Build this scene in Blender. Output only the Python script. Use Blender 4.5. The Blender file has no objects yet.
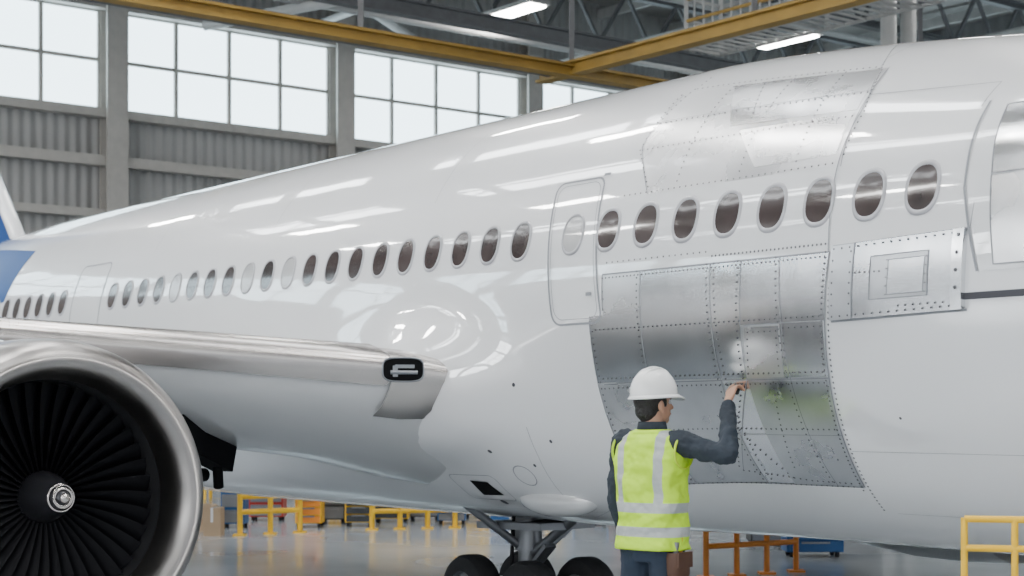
import bpy, bmesh, math, random
from mathutils import Vector, Matrix, noise
random.seed(7)
pi=math.pi
# ------------------------------------------------------------------ frames
SN=0.6147; CS=0.7888; L=7.667; HC=0.719; R0=1.486; CZ=1.58
def W(s,l,h): return Vector((-SN*s+CS*l, CS*s+SN*l, CZ+h))
D=Vector((-SN,CS,0)); E=Vector((CS,SN,0)); UP=Vector((0,0,1))

# ------------------------------------------------------------------ materials
def mk(name):
    m=bpy.data.materials.new(name); m.use_nodes=True
    nt=m.node_tree; b=nt.nodes["Principled BSDF"]; return m,nt,b
def mat(name,col,rough=.5,metal=0,coat=0,var=0,scale=5,bump=0,bscale=40,emit=None,es=0,stretch=None,rvar=0,cior=1.5,spec=.5):
    m,nt,b=mk(name)
    b.inputs["Base Color"].default_value=(*col,1); b.inputs["Roughness"].default_value=rough
    b.inputs["Metallic"].default_value=metal; b.inputs["Specular IOR Level"].default_value=spec
    b.inputs["Coat Weight"].default_value=coat; b.inputs["Coat Roughness"].default_value=.035; b.inputs["Coat IOR"].default_value=cior
    tc=nt.nodes.new("ShaderNodeTexCoord"); src=tc.outputs["Object"]
    if stretch:
        mp=nt.nodes.new("ShaderNodeMapping"); mp.inputs["Scale"].default_value=stretch
        nt.links.new(src,mp.inputs[0]); src=mp.outputs[0]
    if var or rvar:
        n=nt.nodes.new("ShaderNodeTexNoise"); n.inputs["Scale"].default_value=scale; n.inputs["Detail"].default_value=5
        nt.links.new(src,n.inputs["Vector"])
        if var:
            r=nt.nodes.new("ShaderNodeMapRange"); r.inputs[1].default_value=.3; r.inputs[2].default_value=.7
            r.inputs[3].default_value=1-var; r.inputs[4].default_value=1+var*.5
            nt.links.new(n.outputs[0],r.inputs[0])
            mx=nt.nodes.new("ShaderNodeVectorMath"); mx.operation='SCALE'; mx.inputs[0].default_value=col
            nt.links.new(r.outputs[0],mx.inputs["Scale"]); nt.links.new(mx.outputs[0],b.inputs["Base Color"])
        if rvar:
            r=nt.nodes.new("ShaderNodeMapRange"); r.inputs[1].default_value=.3; r.inputs[2].default_value=.7
            r.inputs[3].default_value=max(.02,rough-rvar); r.inputs[4].default_value=rough+rvar
            nt.links.new(n.outputs[0],r.inputs[0]); nt.links.new(r.outputs[0],b.inputs["Roughness"])
    if bump:
        n=nt.nodes.new("ShaderNodeTexNoise"); n.inputs["Scale"].default_value=bscale; n.inputs["Detail"].default_value=2
        nt.links.new(src,n.inputs["Vector"])
        bp=nt.nodes.new("ShaderNodeBump"); bp.inputs["Strength"].default_value=bump; bp.inputs["Distance"].default_value=.02
        nt.links.new(n.outputs[0],bp.inputs["Height"]); nt.links.new(bp.outputs[0],b.inputs["Normal"]); nt.links.new(bp.outputs[0],b.inputs["Coat Normal"])
    if emit:
        b.inputs["Emission Color"].default_value=(*emit,1); b.inputs["Emission Strength"].default_value=es
    return m
M_white=mat("aircraft_white_paint",(.78,.785,.795),.3,0,1.0,var=.02,scale=1.2,bump=.30,bscale=.8,cior=2.2)
M_white2=mat("aircraft_white_panel",(.75,.76,.77),.3,0,1.0,var=.03,scale=3,cior=2.0)
M_wing=mat("wing_grey_paint",(.60,.605,.61),.3,.1,1.0,var=.04,scale=1.2,bump=.2,bscale=.9,cior=2.0)
M_seam=mat("panel_seam",(.25,.26,.28),.6)
M_seamd=mat("dark_sealant",(.05,.05,.06),.6)
M_alu=mat("bare_aluminium",(.76,.77,.79),.22,1,0,var=.10,scale=2.5,rvar=.06,stretch=(1,1,.35),bump=.25,bscale=3)
M_alu2=mat("bare_aluminium_dull",(.60,.61,.63),.33,1,0,var=.12,scale=4,rvar=.08,bump=.2,bscale=3)
M_alu3=mat("bare_aluminium_bright",(.86,.87,.88),.17,1,0,var=.06,scale=3,rvar=.05,bump=.22,bscale=3.5)
M_prim=mat("polished_skin_section",(.68,.68,.69),.30,.5,.4,var=.08,scale=2,rvar=.06,bump=.14,bscale=2.5)
M_prim2=mat("polished_skin_sheet",(.72,.72,.73),.27,.95,.0,var=.12,scale=3,rvar=.08,bump=.22,bscale=2.5)
M_rivet=mat("rivet_steel",(.12,.12,.13),.45,.4)
M_slat=mat("slat_polished",(.50,.47,.45),.27,1,0,var=.05,scale=3)
M_lip=mat("inlet_lip_metal",(.30,.285,.275),.34,1,0,var=.06,scale=3,rvar=.05)
M_nac=mat("nacelle_grey",(.34,.34,.345),.3,.3,.4)
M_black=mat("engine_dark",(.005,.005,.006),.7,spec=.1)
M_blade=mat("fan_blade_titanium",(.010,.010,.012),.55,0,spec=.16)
M_spin=mat("spinner_black",(.03,.03,.035),.3,.3,.3)
M_frame=mat("window_frame_grey",(.40,.40,.42),.35,.3)
M_glass=mat("cabin_window_glass",(.055,.040,.038),.12,0,.4,var=.5,scale=2.5)
M_glass2=mat("cabin_window_pale_reflection",(.42,.42,.42),.2,0,.6)  # pale panes; a bright reflection put into the glass colour
M_blue=mat("livery_blue",(.004,.05,.20),.4,0,0,spec=.2)
M_rubber=mat("tyre_rubber",(.016,.016,.018),.75,bump=.2,bscale=30)
M_steel=mat("gear_steel",(.24,.25,.27),.4,.7,var=.1)
M_yel=mat("safety_yellow",(.85,.50,.015),.4,var=.08)
M_crane=mat("crane_yellow",(.36,.22,.045),.55,var=.2,scale=2)
M_or=mat("orange_paint",(.75,.25,.03),.45)
M_bluebox=mat("blue_plastic",(.02,.10,.28),.45)
M_dgrey=mat("dark_grey_metal",(.06,.065,.07),.5,.3)
M_red=mat("red_paint",(.45,.03,.02),.4)
M_card=mat("cardboard",(.42,.30,.19),.8,var=.1)
M_beam=mat("roof_steel",(.13,.13,.135),.6,var=.15)
M_beaml=mat("roof_steel_light",(.42,.42,.41),.55,var=.1)
M_col=mat("column_paint",(.40,.38,.35),.55,var=.08)
def corr(name,col,freq,ax):
    m,nt,b=mk(name); b.inputs["Roughness"].default_value=.6
    tc=nt.nodes.new("ShaderNodeTexCoord"); sx=nt.nodes.new("ShaderNodeVectorMath"); sx.operation='DOT_PRODUCT'
    sx.inputs[1].default_value=ax; nt.links.new(tc.outputs["Object"],sx.inputs[0])
    mu=nt.nodes.new("ShaderNodeMath"); mu.operation='MULTIPLY'; mu.inputs[1].default_value=freq; nt.links.new(sx.outputs["Value"],mu.inputs[0])
    si=nt.nodes.new("ShaderNodeMath"); si.operation='SINE'; nt.links.new(mu.outputs[0],si.inputs[0])
    bp=nt.nodes.new("ShaderNodeBump"); bp.inputs["Strength"].default_value=.5; bp.inputs["Distance"].default_value=.05
    nt.links.new(si.outputs[0],bp.inputs["Height"]); nt.links.new(bp.outputs[0],b.inputs["Normal"])
    n=nt.nodes.new("ShaderNodeTexNoise"); n.inputs["Scale"].default_value=.4
    nt.links.new(tc.outputs["Object"],n.inputs["Vector"])
    mx=nt.nodes.new("ShaderNodeMix"); mx.data_type='RGBA'; mx.inputs[6].default_value=(*[c*.85 for c in col],1); mx.inputs[7].default_value=(*[c*1.12 for c in col],1)
    nt.links.new(n.outputs[0],mx.inputs[0]); nt.links.new(mx.outputs[2],b.inputs["Base Color"])
    return m
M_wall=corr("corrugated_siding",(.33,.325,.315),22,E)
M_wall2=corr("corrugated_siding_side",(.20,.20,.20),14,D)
M_ceil=mat("roof_deck",(.30,.29,.275),.7,var=.1,scale=.5)
M_pane=mat("daylight_pane",(.9,.95,1),.4,emit=(.70,.90,1.0),es=5.0)
M_glow=mat("unseen_glow_panel",(.9,.95,1),.4,emit=(.95,.98,1.0),es=11)  # strong glow for unseen side windows and added roof strips
M_lamp=mat("lamp_tube",(1,1,1),.4,emit=(1,.98,.95),es=60)
M_floor,nt,b=mk("polished_concrete")
tc=nt.nodes.new("ShaderNodeTexCoord"); n=nt.nodes.new("ShaderNodeTexNoise"); n.inputs["Scale"].default_value=.5; n.inputs["Detail"].default_value=8
nt.links.new(tc.outputs["Object"],n.inputs["Vector"])
cr=nt.nodes.new("ShaderNodeValToRGB"); cr.color_ramp.elements[0].position=.3; cr.color_ramp.elements[0].color=(.36,.39,.42,1)
cr.color_ramp.elements[1].position=.7; cr.color_ramp.elements[1].color=(.50,.53,.56,1)
nt.links.new(n.outputs[0],cr.inputs[0]); nt.links.new(cr.outputs[0],b.inputs["Base Color"]); b.inputs["Roughness"].default_value=.14

# ------------------------------------------------------------------ mesh helpers
def empty(name,loc=(0,0,0),rot=0):
    o=bpy.data.objects.new(name,None); o.location=loc; o.rotation_euler=(0,0,rot)
    bpy.context.collection.objects.link(o); return o
class MB:
    def __init__(s): s.v=[];s.f=[];s.m=[]
    def add(s,vf,mi=0):
        o=len(s.v); s.v+= [Vector(p) for p in vf[0]]; s.f+=[[i+o for i in f] for f in vf[1]]; s.m+=[mi]*len(vf[1]); return s
    def obj(s,name,mats,parent=None,smooth=True,fix=True,auto=None):
        me=bpy.data.meshes.new(name); me.from_pydata([tuple(p) for p in s.v],[],s.f)
        if not isinstance(mats,(list,tuple)): mats=[mats]
        for m in mats: me.materials.append(m)
        me.polygons.foreach_set("material_index",s.m)
        if fix:
            bm=bmesh.new(); bm.from_mesh(me); bmesh.ops.recalc_face_normals(bm,faces=bm.faces[:]); bm.to_mesh(me); bm.free()
        me.polygons.foreach_set("use_smooth",[smooth]*len(me.polygons))
        o=bpy.data.objects.new(name,me); bpy.context.collection.objects.link(o)
        if auto:
            try: me.set_sharp_from_angle(angle=math.radians(auto))
            except Exception: pass
        if parent: o.parent=parent
        return o
def box(c,sx,sy,sz,ax=Vector((1,0,0)),ay=Vector((0,1,0)),az=UP):
    c=Vector(c); v=[]
    for i in (-1,1):
        for j in (-1,1):
            for k in (-1,1): v.append(c+ax*(i*sx/2)+ay*(j*sy/2)+az*(k*sz/2))
    return v,[[0,1,3,2],[4,6,7,5],[0,4,5,1],[2,3,7,6],[0,2,6,4],[1,5,7,3]]
def hbox(s,l,h,ds,dl,dh): return box(W(s,l,h),ds,dl,dh,D,E)
def beam(p,q,w,h=None,up=UP):
    h=h or w; p=Vector(p);q=Vector(q); a=(q-p); n=a.length; a.normalize()
    u=up if abs(a.dot(up))<.98 else Vector((1,0,0))
    b=a.cross(u).normalized(); c=b.cross(a)
    return box((p+q)/2,n,w,h,a,b,c)
def ibeam(p,q,w,h,t=.06):
    top=Vector((0,0,h/2-t/2))
    return [beam(Vector(p)+top,Vector(q)+top,w,t),beam(Vector(p)-top,Vector(q)-top,w,t),beam(p,q,t,h-2*t)]
def catmull(pts,rs,sub=4):
    P=[Vector(p) for p in pts]; out=[];ro=[]
    n=len(P)
    tup=isinstance(rs[0],(tuple,list))
    for i in range(n-1):
        p0=P[max(i-1,0)];p1=P[i];p2=P[i+1];p3=P[min(i+2,n-1)]
        for k in range(sub):
            t=k/sub
            out.append(.5*((2*p1)+(-p0+p2)*t+(2*p0-5*p1+4*p2-p3)*t*t+(-p0+3*p1-3*p2+p3)*t**3))
            u=t*t*(3-2*t)
            if tup: ro.append(tuple(a*(1-u)+b_*u for a,b_ in zip(rs[i],rs[i+1])))
            else: ro.append(rs[i]*(1-u)+rs[i+1]*u)
    out.append(P[-1]); ro.append(rs[-1]); return out,ro
def tube(path,rad,n=12,ref=None,cap=.6):
    P=[Vector(p) for p in path]; N=len(P)
    if not isinstance(rad,(list,tuple)): rad=[rad]*N
    R=[(r,r) if not isinstance(r,(tuple,list)) else r for r in rad]
    T=[(P[min(i+1,N-1)]-P[max(i-1,0)]).normalized() for i in range(N)]
    if cap>0:
        a=sum(R[0])/2*cap; b_=sum(R[-1])/2*cap
        P=[P[0]-T[0]*a]+P+[P[-1]+T[-1]*b_]; R=[(R[0][0]*.62,R[0][1]*.62)]+R+[(R[-1][0]*.62,R[-1][1]*.62)]
        T=[T[0]]+T+[T[-1]]; N+=2
    u=ref or (Vector((1,0,0)) if abs(T[0].x)<.8 else Vector((0,1,0)))
    v=[];f=[]
    for i in range(N):
        u=(u-T[i]*u.dot(T[i])).normalized(); w=T[i].cross(u)
        for k in range(n):
            a=2*pi*k/n; v.append(P[i]+u*(math.cos(a)*R[i][0])+w*(math.sin(a)*R[i][1]))
    for i in range(N-1):
        for k in range(n):
            f.append([i*n+k,i*n+(k+1)%n,(i+1)*n+(k+1)%n,(i+1)*n+k])
    v.append(P[0]-T[0]*.001); v.append(P[-1]+T[-1]*.001); a=len(v)-2
    for k in range(n):
        f.append([a,(k+1)%n,k]); f.append([a+1,(N-1)*n+k,(N-1)*n+(k+1)%n])
    return v,f
def cyl(p,q,r,n=20): return tube([p,q],r,n,cap=0)
def ell(c,rx,ry,rz,n=20,m=12,rot=None):
    v=[];f=[];c=Vector(c)
    for i in range(m+1):
        ph=-pi/2+pi*i/m
        for k in range(n):
            a=2*pi*k/n; p=Vector((rx*math.cos(ph)*math.cos(a),ry*math.cos(ph)*math.sin(a),rz*math.sin(ph)))
            if rot: p=rot@p
            v.append(c+p)
    for i in range(m):
        for k in range(n): f.append([i*n+k,i*n+(k+1)%n,(i+1)*n+(k+1)%n,(i+1)*n+k])
    return v,f
def revolve(o,axis,prof,n=64,closed=False):
    o=Vector(o);axis=Vector(axis).normalized(); u=axis.cross(UP)
    if u.length<.01: u=Vector((1,0,0))
    u.normalize(); w=axis.cross(u); v=[];f=[]
    for t,r in prof:
        for k in range(n):
            a=2*pi*k/n; v.append(o+axis*t+u*(r*math.cos(a))+w*(r*math.sin(a)))
    N=len(prof); rng=range(N if closed else N-1)
    for i in rng:
        j=(i+1)%N
        for k in range(n): f.append([i*n+k,i*n+(k+1)%n,j*n+(k+1)%n,j*n+k])
    return v,f
def remesh(o,vox,sm=2):
    m=o.modifiers.new("fuse","REMESH"); m.mode='VOXEL'; m.voxel_size=vox; m.use_smooth_shade=True
    if sm:
        s=o.modifiers.new("relax","SMOOTH"); s.factor=.5; s.iterations=sm

# ------------------------------------------------------------------ AIRLINER
air=empty("airliner",W(8,L,-CZ))
def sst(a,b,x):
    t=max(0,min(1,(x-a)/(b-a))); return t*t*(3-2*t)
def radc(s,t):
    r=R0; dh=0
    if s<7.2:
        w=sst(.3,1,math.sin(t)); r*=1-w*.114*((7.2-max(s,2))/2)**1.5
    if s<3.2:
        q=min(1,(3.2-s)/4.7); k=math.sqrt(max(0,1-q*q)); r*=k; dh=-.35*(1-k)
    b=sst(6.2,8.4,s)*(1-sst(13,15,s)); d=math.degrees(t)
    if d<-180: d+=360
    r+=.16*b*(math.exp(-((d+45)/26)**2)+math.exp(-((d+135)/26)**2))
    for dc in (-21,-159):   # wing-root shoulder fairing
        q=((s-8.85)/.80)**2+((d-dc)/15)**2
        if q<4: r+=.24*math.exp(-q**1.5)
        q=((s-10.3)/1.4)**2+((d-dc)/15)**2
        if q<4: r+=.10*math.exp(-q)
    if s>17:
        q=min(1,(s-17)/11); k=1-.93*q**1.35; dh=R0*(1-k)*.62; r*=k
    return r,dh
def P(s,deg,off=0):
    t=math.radians(deg); r,dh=radc(s,t); r+=off
    return W(s,L-r*math.cos(t),HC+dh+r*math.sin(t))
def airobj(mb,name,mats,**k):
    o=mb.obj(name,mats,**k); o.parent=air; o.matrix_parent_inverse=Matrix.Translation(-Vector(W(8,L,-CZ))); return o
mb=MB(); ss=[-1.5+ i*.02 for i in range(6)]+[-1.38+.09*i for i in range(50)]+[3.14+.07*i for i in range(200)]+[17.15+.25*i for i in range(44)]
nT=180; v=[];f=[]
for s in ss:
    for k in range(nT): v.append(P(s,-180+360*k/nT))
for i in range(len(ss)-1):
    for k in range(nT): f.append([i*nT+k,i*nT+(k+1)%nT,(i+1)*nT+(k+1)%nT,(i+1)*nT+k])
f.append(list(range(nT))); f.append([ (len(ss)-1)*nT+k for k in range(nT)][::-1])
mb.add((v,f)); airobj(mb,"fuselage",M_white)
def patch(c,off=.004,n=20,m=20,thick=0):
    """c: 4 corners TL,TR,BR,BL in (station,angle) on the skin"""
    v=[];f=[]
    for j in range(m+1):
        b_=j/m
        for i in range(n+1):
            a=i/n
            s=(c[0][0]*(1-a)+c[1][0]*a)*(1-b_)+(c[3][0]*(1-a)+c[2][0]*a)*b_
            t=(c[0][1]*(1-a)+c[1][1]*a)*(1-b_)+(c[3][1]*(1-a)+c[2][1]*a)*b_
            v.append(P(s,t,off))
    for j in range(m):
        for i in range(n):
            q=j*(n+1)+i; f.append([q,q+1,q+n+2,q+n+1])
    if thick:
        ring=[i for i in range(n+1)]+[j*(n+1)+n for j in range(1,m+1)]+[m*(n+1)+i for i in range(n-1,-1,-1)]+[j*(n+1) for j in range(m-1,0,-1)]
        up=[];cs=[]
        for j in ring:
            jj,ii=divmod(j,n+1); a=ii/n;b_=jj/m
            s=(c[0][0]*(1-a)+c[1][0]*a)*(1-b_)+(c[3][0]*(1-a)+c[2][0]*a)*b_
            t=(c[0][1]*(1-a)+c[1][1]*a)*(1-b_)+(c[3][1]*(1-a)+c[2][1]*a)*b_
            up.append(len(v)); v.append(P(s,t,off)); cs.append(len(v)); v.append(P(s,t,off-thick))
        for k in range(len(ring)):
            k2=(k+1)%len(ring); f.append([up[k],up[k2],cs[k2],cs[k]])
    return v,f
def dense(poly,closed=False,step=.06):
    out=[];pts=poly+[poly[0]] if closed else poly
    for i in range(len(pts)-1):
        (a,b_),(c,d)=pts[i],pts[i+1]; n=max(1,int(math.hypot(c-a,(d-b_)*.026)/step))
        for k in range(n): out.append((a+(c-a)*k/n,b_+(d-b_)*k/n))
    out.append(pts[-1]); return out
def strip(poly,w=.006,off=.0055,closed=False):
    Q=dense(poly,closed); v=[];f=[]
    for i,(s,t) in enumerate(Q):
        a=Q[max(i-1,0)]; b_=Q[min(i+1,len(Q)-1)]
        ds=b_[0]-a[0]; dt=(b_[1]-a[1])*.026; n=math.hypot(ds,dt) or 1
        ns,ntt=-dt/n,ds/n
        v.append(P(s+ns*w/2,t+ntt*w/2/.026,off)); v.append(P(s-ns*w/2,t-ntt*w/2/.026,off))
    for i in range(len(Q)-1): f.append([2*i,2*i+1,2*i+3,2*i+2])
    return v,f
rv=MB()
def rivets(poly,sp=.036,r=.0058,off=.0045,closed=False):
    pts=poly+[poly[0]] if closed else poly
    for i in range(len(pts)-1):
        (a,b_),(c,d)=pts[i],pts[i+1]; ln=math.hypot(c-a,(d-b_)*.026); n=max(1,int(ln/sp))
        for k in range(n):
            s=a+(c-a)*k/n;t=b_+(d-b_)*k/n
            c0=P(s,t,off); tt=math.radians(t)
            nr=(-E*math.cos(tt)+UP*math.sin(tt)).normalized(); u=D; w=nr.cross(u)
            v=[c0+u*(r*math.cos(j*pi/3))+w*(r*math.sin(j*pi/3)) for j in range(6)]+[c0+u*(r*.6*math.cos(j*pi/3))+w*(r*.6*math.sin(j*pi/3))+nr*.0025 for j in range(6)]
            f=[[j,(j+1)%6,6+(j+1)%6,6+j] for j in range(6)]+[[6,7,8,9,10,11]]
            rv.add((v,f))
# --- bare metal lower section (flush sheets)
mb=MB()
RE=lambda t: 5.38+(3-t)/53*.19
mb.add(patch([(7.08,3),(6.76,3),(6.76,-6),(7.08,-6)],.003,8,6),3)
mb.add(patch([(7.20,-6),(6.76,-6),(6.77,-21),(7.20,-21)],.003,8,10),0)
mb.add(patch([(7.20,-21),(6.77,-21),(6.79,-48),(7.20,-48)],.003,8,14),3)
mb.add(patch([(6.76,3),(6.21,3),(6.22,-21),(6.77,-21)],.003,10,14),0)
mb.add(patch([(6.77,-21),(6.22,-21),(6.24,-48),(6.79,-48)],.003,10,14),1)
mb.add(patch([(6.21,3),(5.98,3),(6.03,-21),(6.22,-21)],.003,6,14),2)
mb.add(patch([(6.22,-21),(6.03,-21),(6.05,-48),(6.24,-48)],.003,6,14),0)
mb.add(patch([(5.98,3),(RE(3),3),(RE(-10),-10),(6.01,-10)],.003,14,8),0)
mb.add(patch([(6.01,-10),(RE(-10),-10),(RE(-21),-21),(6.03,-21)],.003,14,8),1)
mb.add(patch([(6.03,-21),(RE(-21),-21),(RE(-48),-48),(6.05,-48)],.003,14,14),1)
mb.add(patch([(5.98,-10.5),(5.74,-10.5),(5.77,-21),(6.03,-21)],.005,8,8,.003),3)
mb.add(patch([(5.73,-10),(5.44,-10),(5.47,-21),(5.76,-21)],.0055,8,8,.003),0)
mb.add(patch([(6.0,-21.8),(5.50,-21.8),(5.54,-35),(6.04,-35)],.005,8,8,.003),1)
airobj(mb,"bare_metal_panel",[M_alu,M_alu2,M_alu3,M_prim2],fix=False)
sm=MB()
for s0 in (6.76,6.21,5.71): sm.add(strip([(s0,3),(s0+.03,-48)],.004,.0065))
sm.add(strip([(5.98,3),(6.03,-21),(6.36,-44)],.004,.0065))
sm.add(strip([(7.15,-21.4),(RE(-21),-21.4)],.005,.0065)); sm.add(strip([(5.98,-10),(RE(-10),-10)],.004,.0065)); sm.add(strip([(6.21,-34),(RE(-34),-34)],.003,.0065))
sm.add(strip([(7.08,3),(RE(3),3),(RE(-48),-48)],.009,.0055))
sm.add(strip([(7.08,3),(7.08,-5)],.006,.0055)); sm.add(strip([(7.20,-7),(7.20,-48),(5.57,-48)],.006,.0055))
for s0 in (6.76,6.21,5.71): rivets([(s0+.025,3),(s0+.05,-48)],off=.0055)
rivets([(6.18,3),(6.20,-48)],off=.0055)
rivets([(6.0,3),(6.06,-21),(6.39,-44)],off=.006)
for t0 in (-9.5,-20.5,-33): rivets([(7.15,t0+.4),(RE(t0),t0+.4)],off=.006)
rivets([(7.15,-22.3),(RE(-22),-22.3)],off=.006)
rivets([(7.08,2.2),(RE(3),2.2)],sp=.03,off=.0045); rivets([(6.2,4.6),(5.38,4.6)],sp=.028,r=.007,off=.002)
rivets([(7.18,-8),(7.18,-48),(5.6,-48)],off=.0045)
rivets([(RE(3)+.022,3),(RE(-50)+.022,-50)],sp=.028,off=.006,r=.006); rivets([(RE(3)-.02,3),(RE(-57)-.02,-57)],sp=.03,r=.0065,off=.002)
rivets([(5.96,-11.5),(5.76,-11.5),(5.79,-20),(6.01,-20)],closed=True,off=.006); rivets([(5.71,-11),(5.46,-11),(5.49,-20),(5.74,-20)],closed=True,off=.006)
rivets([(6.36,-44),(5.9,-46.5),(5.60,-47)],off=.005)
rivets([(5.85,-22),(5.97,-44)],off=.006); rivets([(6.22,-33),(6.0,-47)],off=.006)
# --- upper polished section
mb=MB()
mb.add(patch([(7.02,34),(5.42,34),(5.385,20.5),(6.80,20.5)],.002,24,8),0)
mb.add(patch([(6.95,53),(5.52,52),(5.42,34),(7.02,34)],.002,24,12),0)
mb.add(patch([(6.6,52.5),(5.56,51.5),(5.46,35),(6.35,36)],.004,20,12,.002),1)
mb.add(patch([(6.25,34),(5.47,34),(5.44,23),(6.0,23)],.004,12,8,.002),1)
airobj(mb,"polished_crown_panel",[M_prim,M_prim2],fix=False)
mb=MB(); mb.add(patch([(7.05,20.5),(5.385,20.5),(5.385,3),(7.05,3)],.0012,30,14)); airobj(mb,"window_belt_panel",M_white2,fix=False)
for pl in ([(6.95,60),(6.93,54),(5.62,53),(5.55,51),(5.40,34),(5.385,21)],[(7.02,52),(7.02,33),(6.79,21)],[(6.98,41),(5.44,41)],[(7.0,33),(5.42,33)],[(6.6,52),(6.58,21)],[(6.15,52),(6.1,21)],[(5.8,52),(5.72,30),(5.7,21)],[(6.35,51),(6.2,36)],[(6.95,54),(7.0,41)]):
    rivets(pl,sp=.042,off=.0048)
rivets([(7.0,21),(5.40,21)],sp=.045,off=.003); rivets([(7.05,5.6),(6.2,5.6)],sp=.045,off=.003)
sm.add(strip([(7.0,52),(7.02,34),(6.8,20.5)],.005,.0045)); sm.add(strip([(5.52,52),(5.42,34),(5.385,3)],.006,.006))
sm.add(strip([(6.98,41.6),(5.44,41.6)],.003,.0055))
# --- riveted cover plate on the right
cp=MB(); q=[(5.345,3.8),(4.56,4.6),(4.59,-9.3),(5.38,-10)]
cp.add(patch(q,.024,20,10,.024),0)
cp.add(patch([(5.345,3.8),(5.20,3.95),(5.24,-9.9),(5.38,-10)],.028,6,10,.004),1)
cp.add(patch([(4.62,4.55),(4.56,4.6),(4.59,-9.3),(4.65,-9.35)],.034,4,10,.01),2)
cp.add(patch([(5.10,1.2),(4.76,1.4),(4.78,-6.5),(5.12,-6.6)],.026,8,8,.002),1)
cp.add(patch([(4.99,.3),(4.78,.4),(4.80,-5.8),(5.01,-5.9)],.029,8,8,.003),0)
airobj(cp,"riveted_cover_plate",[M_alu,M_alu2,M_alu3],fix=False)
sm.add(strip([(5.10,1.2),(4.76,1.4),(4.78,-6.5),(5.12,-6.6)],.005,.0285,closed=True)); sm.add(strip([(4.99,.3),(4.78,.4),(4.80,-5.8),(5.01,-5.9)],.004,.0305,closed=True))
sm.add(strip([(5.20,3.95),(5.24,-9.9)],.005,.0285)); sm.add(strip([(5.36,4),(4.55,4.8)],.006,.003)); sm.add(strip([(5.39,-10.3),(4.58,-9.6)],.012,.003))  # dark edge strips: seam plus shadow painted along the plate's rim
rivets([(5.33,3.2),(4.58,4.0),(4.61,-8.6),(5.36,-9.3)],closed=True,off=.028,sp=.05,r=.006)
rivets([(5.22,2.5),(5.25,-9)],off=.029,sp=.05); rivets([(5.0,.3),(4.77,.4),(4.79,-5.8),(5.02,-5.9)],closed=True,off=.029,sp=.04,r=.004)
rivets([(5.2,-1.5),(5.02,-1.6)],off=.027,sp=.03); rivets([(4.95,-8),(4.65,-7.9)],off=.027,sp=.04)
rivets([(4.59,3.5),(4.62,-8.5)],off=.036,sp=.075,r=.010)
# --- forward door with polished surround at right
fd=MB()
fd.add(patch([(4.60,30),(3.7,30),(3.7,-3),(4.50,-3)],.006,12,16,.006),0)
fd.add(patch([(4.50,29),(3.7,29),(3.7,14),(4.46,14)],.009,12,10,.003),2)
fd.add(patch([(4.46,13.6),(3.7,13.6),(3.7,-2),(4.42,-2)],.009,12,10,.003),1)
airobj(fd,"forward_door_panel",[M_white2,M_prim2,M_alu3],fix=False)
sd=MB(); sd.add(strip([(4.6,-7.2),(3.5,-7.2)],.032,.004)); airobj(sd,"dark_seal_strip",M_seamd,fix=False)
sm.add(strip([(4.62,31),(4.60,12),(4.51,-3)],.012,.008)); sm.add(strip([(3.7,29),(4.50,29),(4.46,14),(3.7,14)],.006,.011)); sm.add(strip([(4.46,13.6),(4.42,-2),(3.7,-2)],.006,.011))
sm.add(strip([(5.64,75),(5.64,58),(5.46,40),(4.66,38)],.005,.003)); sm.add(strip([(5.46,40),(5.385,20)],.005,.003))
rivets([(5.9,80),(5.64,58),(5.46,42)],sp=.05,off=.001)
sm.add(strip([(4.66,38),(4.66,30)],.005,.003)); sm.add(strip([(4.55,5),(4.50,25)],.004,.003))
for t0 in (-57,-38): sm.add(strip([(5.5,t0),(3.3,t0)],.003,.002))
for s0 in (9.0,11.2,13.3): sm.add(strip([(s0,120),(s0,28)],.003,.002))
sm.add(strip([(7.2,-48),(8.0,-62),(8.0,-90)],.004,.002)); sm.add(strip([(7.9,-30),(8.0,-62)],.004,.002)); sm.add(strip([(7.2,-58),(12,-58)],.003,.002))
def rrect(s0,s1,t0,t1,r=.07,n=6):
    rt=r/.026; out=[]
    for (cs_,ct,a0) in ((s1-r,t1-rt,0),(s0+r,t1-rt,90),(s0+r,t0+rt,180),(s1-r,t0+rt,270)):
        for k in range(n+1):
            a=math.radians(a0+90*k/n); out.append((cs_+r*math.cos(a),ct+rt*math.sin(a)))
    return out
dr=MB(); dr.add(strip([( s+ (t-10)*.004,t) for s,t in rrect(7.16,7.60,-7.5,27)],.013,.0035,closed=True))
dr.add(strip([( s+ (t-10)*.004,t) for s,t in rrect(7.185,7.575,-6.4,26)],.004,.0035,closed=True))
dr.add(strip(rrect(14.12,14.78,2,27),.014,.003,closed=True))
dr.add(strip([(7.25,27.5),(7.19,27.5)],.02,.008)); dr.add(strip([(7.22,-1),(7.17,-1)],.02,.008))
airobj(dr,"door_outline",M_seam,fix=False)
airobj(sm,"panel_seams",M_seam,fix=False)
airobj(rv,"rivets",M_rivet,smooth=False,fix=False)
lv=MB(); lv.add(patch([(19.2,55),(16.5,41),(16.62,17),(19.2,6)],.003,20,16))
airobj(lv,"livery_stripe",M_blue,fix=False)
def oval(s,t,sc,off,n=28,w=.170,h=.226):
    out=[]
    for k in range(n):
        a=2*pi*k/n; ca,sa=math.cos(a),math.sin(a)
        x=math.copysign(abs(ca)**.85,ca)*w/2*sc; y=math.copysign(abs(sa)**.85,sa)*h/2*sc
        out.append(P(s+x,t+y/.0259,off))
    return out
wf=MB();wg=MB();n=28
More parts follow.
